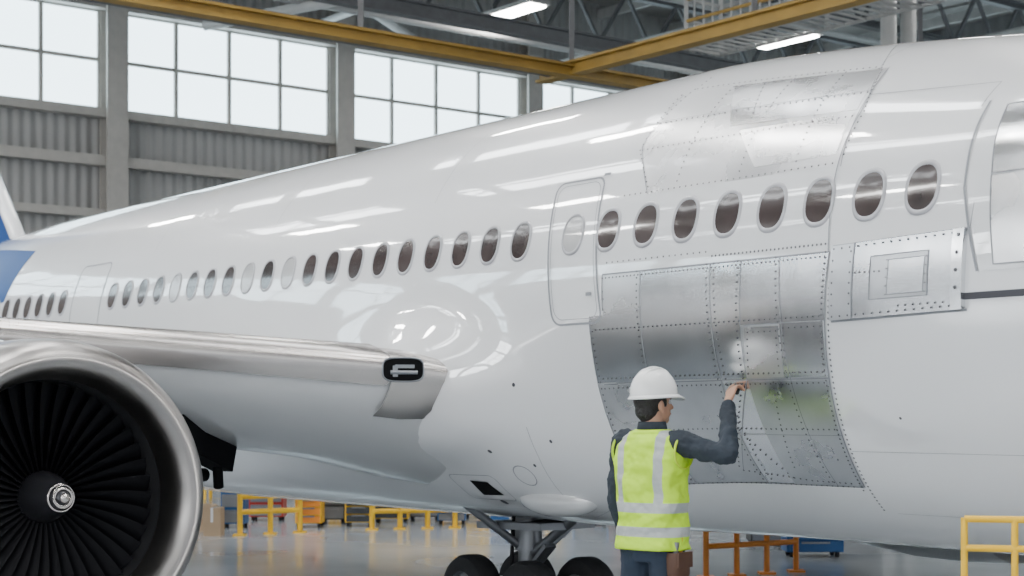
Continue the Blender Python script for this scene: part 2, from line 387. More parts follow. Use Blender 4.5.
def cabwin(s,t=13.3,pale=0,fr=1.0):
    a=oval(s,t,1.22*fr,.002);b_=oval(s,t,1.16*fr,.008);c=oval(s,t,1.04*fr,.009);d=oval(s,t,.98,.004)
    v=a+b_+c+d;f=[]
    for r in range(3):
        for k in range(n): f.append([r*n+k,r*n+(k+1)%n,(r+1)*n+(k+1)%n,(r+1)*n+k])
    wf.add((v,f))
    g=oval(s,t,.985,.0045)+oval(s,t,.5,.0045)+[P(s,t,.0045)]
    f=[[k,(k+1)%n,n+(k+1)%n,n+k] for k in range(n)]+[[2*n,n+k,n+(k+1)%n] for k in range(n)]
    wg.add((g,f),pale)
for i in range(8): cabwin(4.845+.3185*i)
cabwin(7.39,13.3,1,.95)
for i in range(20): cabwin(7.89+.315*i,13.3,1 if i in (9,11,15) else 0,.96)
for i in range(12): cabwin(15.02+.295*i,13.3,0,.96)
airobj(wf,"cabin_window_frames",M_frame,fix=False); airobj(wg,"cabin_window_panes",[M_glass,M_glass2],fix=False)
bf=MB()
for s,t,r in ((8.69,-54,.03),(8.0,-40,.012),(7.9,-20,.012),(9.4,-44,.02),(5.1,-30,.008),(8.5,-62,.03),(7.75,-34,.012),(8.3,-35,.015)):
    bf.add(([P(s+r*math.cos(a*pi/8),t+r*math.sin(a*pi/8)/.026,.004) for a in range(16)],[list(range(16))]))
airobj(bf,"drain_ports",M_seamd,fix=False)
ic=MB(); ic.add(strip([(8.16+.09*math.cos(a*pi/10),-43+.08*math.sin(a*pi/10)/.026) for a in range(20)],.008,.003,closed=True)); ic.add(strip(rrect(8.5,9.0,-53,-43,.05),.006,.003,closed=True))
airobj(ic,"access_panel_ring",M_seam,fix=False)
od=MB(); od.add(patch([(8.80,-45),(8.62,-45.5),(8.58,-50.5),(8.82,-51)],.003,6,6)); airobj(od,"open_vent",M_black,fix=False)
bl=MB(); c0=P(8.15,-54,-.045); bl.add(ell(c0,.38,.15,.12,24,12,rot=Matrix.Rotation(math.atan2(CS,-SN),3,'Z'))); airobj(bl,"belly_blister",M_wing)
# ---- wings
def wing_pts(u,side):
    l=6.75-u; s0=7.98+u*.577; 
    k=u/10.5; ch=4.3-.36*u if u<=3 else (4.3-1.08)*(1-(u-3)/7.5)+.9*((u-3)/7.5)
    th=.56*(1-k)**.8+.06; hl=.12+.085*u+.10*sst(0,1,u)
    out=[]
    low=[(0,0),(.006,-.13),(.02,-.28),(.05,-.47),(.10,-.68),(.18,-.88),(.30,-1.0),(.42,-.94),(.55,-.78),(.7,-.52),(.85,-.24),(1,-.03)]
    up=[(1,0),(.85,.06),(.7,.12),(.5,.19),(.3,.24),(.18,.24),(.10,.21),(.05,.17),(.02,.11),(.006,.06)]
    for x,y in low+up:
        ll=l if side>0 else 2*L-l
        out.append(W(s0+ch*x,ll,hl+th*y - .12*x*(1-k)))
    return out,(s0,l,ch,th,hl)
us=[0,.25,.5,.75,1,1.3,1.7,2.2,2.8,3.5,4.5,6,8,10.2,10.45]
for side in (1,-1):
    mb=MB(); v=[];f=[]
    for u in us: v+=wing_pts(u,side)[0]
    n=22
    for i in range(len(us)-1):
        for k in range(n): f.append([i*n+k,i*n+(k+1)%n,(i+1)*n+(k+1)%n,(i+1)*n+k])
    f.append(list(range((len(us)-1)*n,len(us)*n)))
    mb.add((v,f)); o=airobj(mb,"wing",M_wing,auto=60)
    mb=MB(); v=[];f=[]; us2=[1.05,1.07,1.3,1.6,2,2.8,3.5,4.5,6,8,10]
    prof=[(.115,.235),(.10,.235),(.05,.21),(.02,.15),(.004,.08),(-.006,0),(-.006,-.08),(-.002,-.17),(.006,-.26),(.010,-.25)]
    for u in us2:
        _,(s0,l,ch,th,hl)=wing_pts(u,side)
        for x,y in prof:
            ll=l if side>0 else 2*L-l
            v.append(W(s0-.02+ch*x,ll,hl+th*y*(.92 if u==1.05 else 1)+.012))
    n=len(prof)
    for i in range(len(us2)-1):
        for k in range(n-1): f.append([i*n+k,i*n+k+1,(i+1)*n+k+1,(i+1)*n+k])
    f.append(list(range(n)))
    mb.add((v,f)); airobj(mb,"leading_edge_slat",M_slat,auto=50)
    mb=MB(); v=[];f=[]; us3=[.50,.54,.62,.74,.88,1.0,1.03]; prof3=[(.06,.20),(.02,.14),(.004,.07),(-.004,0),(.000,-.13),(.012,-.28),(.035,-.47),(.06,-.57)]
    for u in us3:
        _,(s0,l,ch,th,hl)=wing_pts(u,side)
        g=sst(.42,.85,u)
        for x,y in prof3: 
            ll=l if side>0 else 2*L-l
            v.append(W(s0-.014*g+ch*x,ll,hl+th*y*(.45+.55*g)))
    n=len(prof3)
    for i in range(len(us3)-1):
        for k in range(n-1): f.append([i*n+k,i*n+k+1,(i+1)*n+k+1,(i+1)*n+k])
    mb.add((v,f)); airobj(mb,"slat_end_fairing",M_slat)
    if side>0:
        _,(s0,l,ch,th,hl)=wing_pts(.98,1)
        cc=W(s0-.022,l,hl-.03); ax=(-E*math.cos(math.radians(30))+D*.5).normalized()
        fw=(-D*.86-E*.5).normalized()
        R3=Matrix((ax,fw,UP)).transposed()
        mb=MB(); 
        # rounded-rectangular recess: dark cavity, actuator and rim
        pr=[]
        for k in range(32):
            a=2*pi*k/32; pr.append((math.copysign(abs(math.cos(a))**.55,math.cos(a))*.125,math.copysign(abs(math.sin(a))**.55,math.sin(a))*.072))
        v=[cc+fw*.022+ax*x+UP*y for x,y in pr]+[cc-fw*.05+ax*x*.8+UP*y*.8 for x,y in pr]; f=[list(range(32,64))]+[[k,(k+1)%32,32+(k+1)%32,32+k] for k in range(32)]+[list(range(32))]
        mb.add((v,f),0)
        mb.add(box(cc+fw*.03+UP*.02-ax*.01,.12,.02,.022,ax,fw),1); mb.add(cyl(cc+fw*.032-ax*.09-UP*.018,cc+fw*.032+ax*.08-UP*.018,.013),1); mb.add(box(cc+fw*.03-UP*.01+ax*.05,.03,.02,.07,ax,fw),1)
        mb.add(tube([cc+fw*.022+ax*(x*1.04)+UP*(y*1.05) for x,y in pr+[pr[0]]],.006,8,cap=0),1)
        o=airobj(mb,"slat_track_opening",[M_black,M_steel],auto=40)
# ---- engines
M_liner=mat("inlet_liner",(.03,.03,.033),.5,.2)
def engine(side):
    lE=3.36 if side>0 else 2*L-3.36; o=W(8.02,lE,-.44); ax=(D+Vector((0,0,-.02))).normalized()
    nm=MB(); nm.add(revolve(o,ax,[(.0,.730),(.01,.752),(.035,.778),(.08,.803),(.14,.822),(.2,.833),(.28,.838)][::-1]+[(.0,.730),(0,.712),(.012,.69),(.04,.665),(.09,.642),(.16,.628),(.24,.622)],128))
    airobj(nm,"inlet_lip",M_lip)
    nm=MB(); nm.add(revolve(o,ax,[(.28,.839),(.45,.848),(.8,.852),(1.3,.83),(1.8,.76),(2.3,.66),(2.6,.58),(2.6,.53),(2.2,.5)],96)); airobj(nm,"nacelle",M_nac)
    nm=MB(); nm.add(revolve(o,ax,[(.24,.622),(.42,.62),(.55,.62)],96)); airobj(nm,"inlet_duct",M_liner)
    nm=MB(); nm.add(revolve(o,ax,[(2.2,.42),(2.6,.36),(3.1,.22),(3.3,.10),(3.35,0.001)],48)); airobj(nm,"exhaust_core",M_lip)
    nm=MB(); nm.add(revolve(o,ax,[(.50,.621),(.50,.001)],64)); airobj(nm,"fan_back",M_black)
    u=ax.cross(UP).normalized(); w=ax.cross(u)
    nb=MB(); NB=40
    for i in range(NB):
        a0=2*pi*i/NB; v=[];f=[]
        for j in range(9):
            r=.12+(.612-.12)*j/8; tw=math.radians(22+34*j/8); cw=.032+.030*j/8
            aa=a0+.07*(j/8)**2
            er=u*math.cos(aa)+w*math.sin(aa); et=-u*math.sin(aa)+w*math.cos(aa)
            for q in (-1,-.3,.4,1):
                v.append(o+ax*(.36+q*cw*math.cos(tw)+ .01*q*q)+er*r+et*(q*cw*math.sin(tw)))
        for j in range(8):
            for q in range(3): f.append([j*4+q,j*4+q+1,(j+1)*4+q+1,(j+1)*4+q])
        nb.add((v,f))
    airobj(nb,"fan_blades",M_blade,fix=False)
    sp=MB(); sp.add(revolve(o,ax,[(.06,.002),(.065,.02),(.09,.045),(.14,.075),(.22,.11),(.32,.135),(.36,.14)],48)); airobj(sp,"spinner",M_spin)
    sp=MB(); sp.add(revolve(o,ax,[(.085,.056),(.075,.048),(.085,.040)],32)); sp.add(revolve(o,ax,[(.045,.001),(.05,.02),(.062,.026)],32)); sp.add(revolve(o,ax,[(.115,.076),(.105,.07),(.115,.064)],32))
    pts=[]
    for k in range(40):
        t=k/39; a=t*2.2*pi; r=.028+.055*t; x=.066+.09*t*t
        pts.append(o+ax*(x-.006)+u*(r*math.cos(a))+w*(r*math.sin(a)))
    sp.add(tube(pts,.005,6)); airobj(sp,"spinner_swirl",M_slat)
    py=MB(); v=[]
    for s,h0,h1,hw in ((8.7,.30,.34,.02),(9.2,.25,.42,.09),(10.2,.1,.40,.12),(11.4,-.2,.3,.10),(12.4,-.1,.2,.02)):
        for x in (-hw,hw): v+= [W(s,lE+x,h0-.15),W(s,lE+x,h1)]
    f=[]
    for i in range(4):
        b0=i*4;c0=b0+4
        f+=[[b0,b0+1,c0+1,c0],[b0+2,c0+2,c0+3,b0+3],[b0+1,b0+3,c0+3,c0+1],[b0,c0,c0+2,b0+2]]
    f+=[[0,2,3,1],[16,17,19,18]]; py.add((v,f))
    airobj(py,"engine_pylon",M_nac,smooth=False)
engine(1); engine(-1)
fg=MB()
fg.add(beam(W(9.7,4.75,-.05),W(10.2,5.05,-.46),.10)); fg.add(beam(W(9.6,4.7,-.1),W(9.9,5.25,-.30),.16,.2)); fg.add(beam(W(9.7,4.7,-.15),W(11.0,5.1,-.45),.16,.20)); fg.add(cyl(W(9.8,4.6,-.40),W(10.0,5.15,-.42),.045)); fg.add(cyl(W(9.75,5.1,-.1),W(9.9,5.2,-.5),.035))
airobj(fg,"flap_linkage",M_black,smooth=False)
# ---- tail
tf=MB(); v=[]
for s0,s1,h,w in ((19.7,26.0,1.9,.16),(21.2,26.4,3.4,.13),(24.2,27.6,6.4,.05)):
    for x,y in ((0,0),(.08,1),(.35,1.1),(1,.1),(.35,-1.1),(.08,-1)): v.append(W(s0+(s1-s0)*x,L+w*y,h))
f=[]
for i in range(2):
    for k in range(6): f.append([i*6+k,i*6+(k+1)%6,(i+1)*6+(k+1)%6,(i+1)*6+k])
f.append(list(range(12,18))); tf.add((v,f)); airobj(tf,"vertical_fin",M_blue,smooth=False)
tf=MB(); tf.add(tube([W(19.62,L,1.9),W(21.12,L,3.4),W(24.12,L,6.4)],[(.10,.06),(.09,.05),(.05,.04)],10)); airobj(tf,"fin_leading_edge",M_white2)
for sd_ in (1,-1):
    tf=MB(); v=[]
    for s0,s1,y_,h in ((24,26.6,.3,1.7),(26.3,27.5,4.2,2.1)):
        for x,y in ((0,0),(.1,.09),(.4,.12),(1,.0),(.4,-.1),(.1,-.08)): v.append(W(s0+(s1-s0)*x,L-sd_*y_,h+y))
    f=[[k,(k+1)%6,6+(k+1)%6,6+k] for k in range(6)]+[[6,7,8,9,10,11]]; tf.add((v,f)); airobj(tf,"tailplane",M_white,smooth=False)
# ---- landing gear
def wheel(mbt,c,ax,r,w):
    mbt.add(revolve(c,ax,[(-w/2,r*.55),(-w/2*1.05,r*.75),(-w/2*.9,r*.92),(-w*.28,r*.995),(0,r),(w*.28,r*.995),(w/2*.9,r*.92),(w/2*1.05,r*.75),(w/2,r*.55)],36),0)
    mbt.add(revolve(c,ax,[(-w/2,r*.55),(-w*.3,r*.5),(-w*.32,r*.2),(-w*.5,r*.16),(-w*.5,.002)],24),1); mbt.add(revolve(c,ax,[(w/2,r*.55),(w*.3,r*.5),(w*.32,r*.2),(w*.5,r*.16),(w*.5,.002)],24),1)
lg=MB(); G=9.3; GL=7.4
for ds in (-.34,.34):
    for dl in (-.26,.26): wheel(lg,W(G+ds,GL+dl,-CZ+.272),E,.27,.2)
    lg.add(cyl(W(G+ds,7.12,-CZ+.27),W(G+ds,7.68,-CZ+.27),.045),1)
lg.add(beam(W(G-.4,GL,-CZ+.29),W(G+.4,GL,-CZ+.29),.12,.14),1)
lg.add(cyl(W(G,GL,-CZ+.3),W(G,GL,-.7),.075),1); lg.add(cyl(W(G,GL,-1.0),W(G,GL,-.6),.10),1)
lg.add(cyl(W(G,GL,-1.05),W(G-.6,GL,-.7),.035),1); lg.add(cyl(W(G,GL,-1.1),W(G+.1,8.1,-.7),.035),1); lg.add(cyl(W(G,GL,-1.02),W(G+.1,6.9,-.65),.03),1)
lg.add(beam(W(G-.08,GL,-1.1),W(G-.25,GL,-.95),.10,.03),1); lg.add(cyl(W(G+.1,GL-.09,-1.25),W(G+.06,GL-.09,-.75),.015),0); lg.add(beam(W(G+.3,GL,-.82),W(G-.45,GL,-.80),.5,.05),1)
airobj(lg,"main_landing_gear",[M_rubber,M_steel],auto=40)
lg=MB()
for dl in (-.16,.16): wheel(lg,W(2.2,L+dl,-CZ+.24),E,.24,.16)
lg.add(cyl(W(2.2,L-.2,-CZ+.24),W(2.2,L+.2,-CZ+.24),.04),1); lg.add(cyl(W(2.2,L,-CZ+.24),W(2.3,L,-.5),.06),1); lg.add(cyl(W(2.25,L,-1.1),W(2.9,L,-.55),.03),1)
airobj(lg,"nose_landing_gear",[M_rubber,M_steel],auto=40)

# ------------------------------------------------------------------ HANGAR
SW=38; CEI=12.6; LW=44; GZ=-CZ
mb=MB(); mb.add(box((0,10,-.1),160,160,.2)); mb.obj("floor",M_floor,smooth=False)
mb=MB(); mb.add(hbox(7,7,CEI+.15,SW+30,76,.3)); mb.obj("ceiling",M_ceil,smooth=False)
cl=[16.96+6.59*k for k in range(-7,5)]
wb,wt=7.50,9.95
mb=MB(); mb.add(hbox(SW+.15,7,(wb+GZ)/2,.3,76,wb-GZ)); mb.add(hbox(SW+.15,7,(wt+CEI)/2,.3,76,CEI-wt))
mb.obj("wall_back",M_wall,smooth=False)
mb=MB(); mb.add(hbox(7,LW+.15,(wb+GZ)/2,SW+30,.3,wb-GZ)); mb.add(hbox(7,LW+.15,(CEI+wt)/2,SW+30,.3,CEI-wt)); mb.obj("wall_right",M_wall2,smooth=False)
mb=MB(); mb.add(hbox(SW-.25,7,6.2,.22,76,.25)); mb.add(hbox(SW-.25,7,4.9,.22,76,.2)); mb.add(hbox(SW-.2,7,wb-.12,.3,76,.22)); mb.add(hbox(SW-.2,7,wt+.1,.3,76,.22)); mb.add(hbox(SW-.25,7,2.5,.22,76,.25))
mb.obj("trim_1",M_col,smooth=False)
mb=MB()
for l in cl:
    mb.add(hbox(SW-.45,l,(CEI+GZ)/2,.08,.55,CEI-GZ)); mb.add(hbox(SW-.05,l,(CEI+GZ)/2,.08,.55,CEI-GZ)); mb.add(hbox(SW-.25,l,(CEI+GZ)/2,.4,.10,CEI-GZ))
mb.obj("steel_column",M_col,smooth=False)
wi=0
for i in range(len(cl)-1):
    a,b_=cl[i]+.27,cl[i+1]-.27; wi+=1; em=empty("window_%d"%wi,W(SW,(a+b_)/2,wb))
    inv=Matrix.Translation(-Vector(em.location))
    g=MB(); g.add(hbox(SW+.05,(a+b_)/2,(wb+wt)/2,.04,b_-a,wt-wb)); o=g.obj("glazing",M_pane,smooth=False); o.parent=em; o.matrix_parent_inverse=inv
    g=MB()
    for k in range(5):
        l=a+(b_-a)*k/4; g.add(hbox(SW-.0,l,(wb+wt)/2,.10,.13 if k in(0,4) else .10,wt-wb))
    for k in range(3): g.add(hbox(SW-.0,(a+b_)/2,wb+(wt-wb)*k/2,.10,b_-a,.09))
    o=g.obj("mullions",M_col,smooth=False); o.parent=em; o.matrix_parent_inverse=inv
for side,lw in ((0,LW),(1,-31)):
  for i in range(9):
    s=-22+6.7*i; wi+=1; em=empty("window_%d"%wi,W(s,lw,wb)); inv=Matrix.Translation(-Vector(em.location))
    b0,t0=(wb,wt) if side==0 else (5.0,10.6)
    g=MB(); g.add(hbox(s,lw+(.05 if side==0 else -.05),(b0+t0)/2,6.3,.04,t0-b0)); o=g.obj("glazing",M_pane if side==0 else M_glow,smooth=False); o.parent=em; o.matrix_parent_inverse=inv
    g=MB()
    for k in range(5): g.add(hbox(s-3.15+6.3*k/4,lw,(b0+t0)/2,.1,.16,t0-b0))
    g.add(hbox(s,lw,(b0+t0)/2,6.3,.1,.2)); g.add(hbox(s+3.35,lw,(b0+t0)/2,.9,.3,t0-b0))
    o=g.obj("mullions",M_col,smooth=False); o.parent=em; o.matrix_parent_inverse=inv
mb=MB(); mb.add(hbox(7,-31.15,(10.6+CEI)/2,SW+30,.3,CEI-10.6)); mb.add(hbox(7,-31.15,4.3,SW+30,.3,1.4))
for s in (-19,-4,11,26): mb.add(hbox(s,-31.15,(3.6+GZ)/2,8,.3,3.6-GZ))  # closed door bays, placed out of view to band reflections in the metal
mb.obj("wall_left",M_wall2,smooth=False)
tr=MB()
for s in range(-20,38,6):
    for h,t in ((11.9,.22),(10.4,.20)):
        for q in ibeam(W(s+.5,-30,h),W(s+.5,44,h),.25,t,.04): tr.add(q)
    for k in range(-15,22): 
        l=k*2; tr.add(beam(W(s+.5,l,10.4),W(s+.5,l+1,11.9),.09)); tr.add(beam(W(s+.5,l+1,11.9),W(s+.5,l+2,10.4),.09))
tr.obj("roof_truss",M_beam,smooth=False)
pu=MB()
for k in range(-10,15): pu.add(beam(W(-22,k*3,12.28),W(38,k*3,12.28),.12,.3))
pu.obj("roof_purlin",M_beaml,smooth=False)
pp=MB()
for l in (15,22,30,37): pp.add(cyl(W(-20,l,10.1),W(37,l,10.1),.09,10))
for s in (33,27.5): pp.add(cyl(W(s,-20,9.6),W(s,43,9.6),.08,10))
pp.add(cyl(W(36,14,9.9),W(30,24,10.6),.14,10)); pp.add(cyl(W(36,25,9.9),W(30,15,10.6),.12,10)); pp.add(cyl(W(35,18,9.2),W(27,24,10.3),.12,10))
for l in (25.4,26.0): pp.add(cyl(W(20.6,l,GZ),W(20.6,l,12),.16,12))
pp.obj("overhead_pipes",M_beaml)
cr=empty("overhead_crane",W(25,21,6.8)); inv=Matrix.Translation(-Vector(cr.location))
c=MB()
for q in ibeam(W(25,10.6,6.85),W(25,32,6.85),.28,.24,.05): c.add(q)
for q in ibeam(W(-12,21,6.9),W(26,21,6.9),.28,.28,.05): c.add(q)
o=c.obj("crane_girders",M_crane,smooth=False); o.parent=cr; o.matrix_parent_inverse=inv
c=MB()
for s in range(-10,28,5): c.add(beam(W(s,21,7.0),W(s,21,10.4),.10))
for l in (11,16,32): c.add(beam(W(25,l,7.0),W(25,l,10.4),.10)); 
for q in ibeam(W(25.6,6,7.0),W(25.6,34,7.0),.25,.3,.05): c.add(q)
for q in ibeam(W(29,0,8.7),W(29,40,8.7),.25,.35,.05): c.add(q)
o=c.obj("crane_hangers",M_beam,smooth=False); o.parent=cr; o.matrix_parent_inverse=inv
g=MB()
for s in (18.5,21.3,24.2):
    for l in (23.4,24.4): g.add(beam(W(s,l,7.5),W(s,l,11.5),.08))
for h in (7.5,8.05,8.5,8.9,9.6): 
    for l in (23.4,24.4): g.add(beam(W(18.5,l,h),W(24.2,l,h),.06),1 if h in (8.05,8.5) and l==23.4 else 0)
    for s in (18.5,24.2): g.add(beam(W(s,23.4,h),W(s,24.4,h),.06))
for k in range(23): g.add(beam(W(18.5+k*.26,23.4,7.5),W(18.5+k*.26,23.4,8.5),.035)); g.add(beam(W(18.5+k*.26,23.4,7.5),W(18.5+k*.26,24.4,7.5),.04))
g.add(beam(W(18.5,23.4,8.9),W(21.3,23.4,11.3),.06)); g.add(beam(W(21.3,23.4,11.3),W(24.2,23.4,8.9),.06))
g.obj("access_gantry",[M_beaml,M_crane],smooth=False)
for s,l in [(32,25),(30,32.7),(20,12),(20,28),(10,2),(10,14),(10,26),(10,-10),(0,2),(0,14),(0,26),(0,-10),(-10,2),(-10,14),(-10,-10),(20,0),(16,7),(13,5),(6,6),(3,9),(26,2),(24,-6),(17,-6),(30,8),(28,-2)]:  # seen high bays, plus unseen ones added for highlights on the hull
    em=empty("high_bay_and_added_light",W(s,l,10)); inv=Matrix.Translation(-Vector(em.location))
    a=MB(); a.add(hbox(s,l,10.06,2.1,.65,.10)); 
    for q in (-.9,.9): a.add(beam(W(s+q,l,10.1),W(s+q,l,11.8),.03))
    o=a.obj("housing",M_beaml,smooth=False); o.parent=em; o.matrix_parent_inverse=inv
    a=MB(); a.add(hbox(s,l,9.99,1.9,.5,.04)); o=a.obj("diffuser",M_lamp,smooth=False); o.parent=em; o.matrix_parent_inverse=inv
for l in (-15.5,-6.5,2.5,8.5):  # glowing roof strips added out of view for reflections on the upper hull
    for s2 in (-6,3,12,21,30):
        a=MB(); a.add(hbox(s2,l,CEI-.06,6.5,1.4,.04)); a.obj("added_glow_strip",M_glow,smooth=False)

# ------------------------------------------------------------------ FLOOR EQUIPMENT
def gp(px,Y,z=0): return Vector(((px-512)/1628*Y,Y,z))
def railing(name,p,q,ht,rails,r=.03,mt=M_yel,posts=2):
    em=empty(name,p); inv=Matrix.Translation(-Vector(p)); m=MB(); p=Vector(p);q=Vector(q)
    for h in rails: m.add(cyl(p+UP*h,q+UP*h,r,12))
    for k in range(posts):
        x=p.lerp(q,k/(posts-1)); m.add(cyl(x,x+UP*ht,r,12)); m.add(box(x+UP*.01,.16,.16,.02))
    o=m.obj("rails",mt,auto=40); o.parent=em; o.matrix_parent_inverse=inv
railing("safety_railing",(1.945,7.0,0),(2.55,6.85,0),1.13,[1.125,1.0,.55],.015,M_yel,4)
railing("barricade",gp(240,21),gp(300,21.5),.55,[.5,.3],.035,M_yel,3)
railing("barricade",gp(372,22),gp(482,22.5),.5,[.47,.25],.035,M_yel,5)
railing("trestle",gp(706,15.6),gp(796,16.2),.60,[.58,.3],.028,M_or,4)
def cabinet(name,c,w,d,h,mt,mt2):
    em=empty(name,c); inv=Matrix.Translation(-Vector(c)); m=MB(); c=Vector(c)
    m.add(box(c+UP*(h/2+.06),w,d,h)); 
    for k in range(4): m.add(box(c+Vector((0,-d/2-.012,.06+h*(k+.5)/4)),w*.9,.02,h*.2),1); m.add(box(c+Vector((0,-d/2-.035,.1+h*(k+.5)/4)),w*.5,.02,.02),2)
    for x in (-1,1):
        for y in (-1,1): m.add(cyl(c+Vector((x*w*.4-.02,y*d*.35,.035)),c+Vector((x*w*.4+.02,y*d*.35,.035)),.035,12),3)
    o=m.obj("body",[mt,mt2,M_steel,M_rubber],smooth=False); o.parent=em; o.matrix_parent_inverse=inv
for px,Y,w_,h_,m1,m2 in ((235,22.5,.32,.85,M_bluebox,M_steel),(268,24,.5,.8,M_red,M_steel),(310,22.6,.36,.45,M_yel,M_or),(334,23.4,.35,.8,M_dgrey,M_steel),
    (360,22.8,.38,.45,M_yel,M_dgrey),(392,23.6,.5,.5,M_yel,M_dgrey),(425,24,.45,.7,M_dgrey,M_steel),(452,23.2,.4,.42,M_bluebox,M_steel),(478,24.5,.4,.6,M_dgrey,M_yel),
    (500,23.2,.3,.4,M_white2,M_bluebox),(590,23,.5,.5,M_bluebox,M_dgrey),(605,25,.4,.6,M_red,M_dgrey),(812,18,.62,.5,M_bluebox,M_bluebox),(765,19.5,.4,.5,M_dgrey,M_steel)):
    cabinet("tool_cabinet",gp(px,Y),w_,.4,h_,m1,m2)
def carton(c,w,d,h):
    m=MB(); c=Vector(c); m.add(box(c+UP*(h/2),w,d,h)); m.add(box(c+UP*(h+.003),w*.14,d*1.002,.004),1); m.add(box(c+Vector((0,-d/2-.002,h*.75)),w*.14,.004,h*.5),1)
    m.add(box(c+UP*(h)+Vector((-w*.3,-d*.5,.02)),w*.4,.01,.08),0)
    m.obj("cardboard_box",[M_card,M_white2],smooth=False)
carton(gp(214,21),.22,.3,.36); carton(gp(203,21.8),.3,.4,.35)
def bench(c,w):
    em=empty("workbench",c); inv=Matrix.Translation(-Vector(c)); m=MB(); c=Vector(c)
    m.add(box(c+UP*.78,w,.7,.06)); m.add(box(c+UP*.25,w*.95,.6,.04),1)
    for x in (-1,1):
        for y in (-1,1): m.add(box(c+Vector((x*w*.46,y*.3,.38)),.06,.06,.76),1)
    m.add(box(c+Vector((-w*.2,0,.93)),.3,.25,.24),2); m.add(box(c+Vector((w*.22,0,.9)),.4,.25,.18),3)
    o=m.obj("frame",[M_steel,M_yel,M_bluebox,M_red],smooth=False); o.parent=em; o.matrix_parent_inverse=inv
bench(gp(500,28),2.2); bench(gp(600,28),2.0); bench(gp(270,30),2.5); bench(gp(400,31),2.5)

# ------------------------------------------------------------------ MECHANIC
Wp=Vector((.742,8.6,0)); ROT=math.radians(-40)
man=empty("aircraft_mechanic",Wp,ROT)
MW=Matrix.Translation(Wp)@Matrix.Rotation(ROT,4,'Z'); MI=MW.inverted()
def mo(mb,name,mats,**k): return mb.obj(name,mats,parent=man,**k)
def loc(p): return MI@Vector(p)
M_skin=mat("skin",(.46,.26,.17),.5,var=.06,scale=20); M_skin.node_tree.nodes["Principled BSDF"].inputs["Subsurface Weight"].default_value=.08
M_hair=mat("black_hair",(.012,.010,.009),.5,bump=.5,bscale=120)
M_jack=mat("navy_shirt",(.024,.033,.046),.85,var=.3,scale=6,bump=.7,bscale=9)
M_pants=mat("navy_trousers",(.018,.030,.052),.85,var=.2,scale=6,bump=.5,bscale=9)
M_shoe=mat("work_boot",(.03,.022,.016),.6); M_hat=mat("hard_hat_white",(.80,.80,.79),.25,0,.6)
M_belt=mat("leather_pouch",(.09,.04,.022),.6,var=.2); M_eye=mat("eye_white",(.8,.8,.8),.2); M_iris=mat("iris",(.02,.012,.01),.2); M_lip2=mat("lips",(.35,.15,.12),.5)
def loft(rings,n=48,p=2.3,fold=0,caps=True):
    v=[];f=[]
    for z,cx,cy,rx,ry in rings:
        for k in range(n):
            a=2*pi*k/n;ca,sa=math.cos(a),math.sin(a)
            x=math.copysign(abs(ca)**(2/p),ca)*rx;y=math.copysign(abs(sa)**(2/p),sa)*ry
            q=Vector((cx+x,cy+y,z))
            if fold:
                m=noise.noise(Vector((q.x*7,q.y*7,q.z*11)))+.5*noise.noise(Vector((q.x*16,q.y*16+5,q.z*22)))
                q+=Vector((x,y,0)).normalized()*m*fold
            v.append(q)
    N=len(rings)
    for i in range(N-1):
        for k in range(n): f.append([i*n+k,i*n+(k+1)%n,(i+1)*n+(k+1)%n,(i+1)*n+k])
    if caps: f.append(list(range(n))[::-1]); f.append(list(range((N-1)*n,N*n)))
    return v,f
def interp(r,sub=5):
    out=[]
    for i in range(len(r)-1):
        for k in range(sub):
            t=k/sub;t2=t*t*(3-2*t); out.append(tuple([r[i][0]+(r[i+1][0]-r[i][0])*t]+[r[i][j]+(r[i+1][j]-r[i][j])*t2 for j in range(1,5)]))
    out.append(r[-1]); return out
shR=Vector((.19,.0,1.42)); shL=Vector((-.19,0,1.42))
elR=loc((1.110,8.36,1.365)); wrR=loc((1.140,8.585,1.640))
tip=loc((1.205,8.72,1.792))
elL=Vector((-.240,.01,1.12)); wrL=Vector((-.23,.10,.87))
jk=MB()
jk.add(loft(interp([(.90,0,0,.168,.118),(1.05,0,0,.158,.11),(1.2,0,.0,.172,.118),(1.34,0,0,.188,.12),(1.42,0,-.005,.168,.10),(1.465,0,-.005,.105,.08),(1.50,0,.0,.07,.068),(1.53,0,.005,.062,.062)]),p=2.2))
# elbow gets a tighter bend than a spline would give
up1=shR.lerp(elR,.45)-Vector((0,0,.004)); up2=shR.lerp(elR,.85); fo1=elR.lerp(wrR,.14); fo2=elR.lerp(wrR,.5)
p_,r_=catmull([Vector((.12,0,1.42)),shR,up1,up2,elR,fo1,fo2,elR.lerp(wrR,.93)],[.065,.068,.061,.054,.050,.052,.046,.038]); jk.add(tube(p_,r_,20))
jk.add(tube([elR.lerp(wrR,.88),elR.lerp(wrR,.95)],[.041,.041],18,cap=.1))
p_,r_=catmull([Vector((-.12,0,1.42)),shL,shL.lerp(elL,.5),elL,elL.lerp(wrL,.5),wrL],[.065,.068,.058,.052,.045,.038]); jk.add(tube(p_,r_,20))
o=mo(jk,"shirt",M_jack); remesh(o,.007,2)
d_=o.modifiers.new("folds","DISPLACE"); tx=bpy.data.textures.new("folds","CLOUDS"); tx.noise_scale=.05; d_.texture=tx; d_.strength=.026; d_.mid_level=.5
cl_=MB(); cl_.add(loft([(1.475,0,-.002,.078,.074),(1.50,0,-.002,.078,.074),(1.535,0,-.004,.070,.070),(1.53,0,-.004,.064,.064),(1.49,0,0,.066,.066)],caps=False)); mo(cl_,"collar",M_jack)
tr=MB(); tr.add(loft(interp([(.80,0,0,.15,.11),(.88,0,0,.172,.122),(.96,0,0,.165,.115),(1.02,0,0,.155,.108)]),p=2.3))
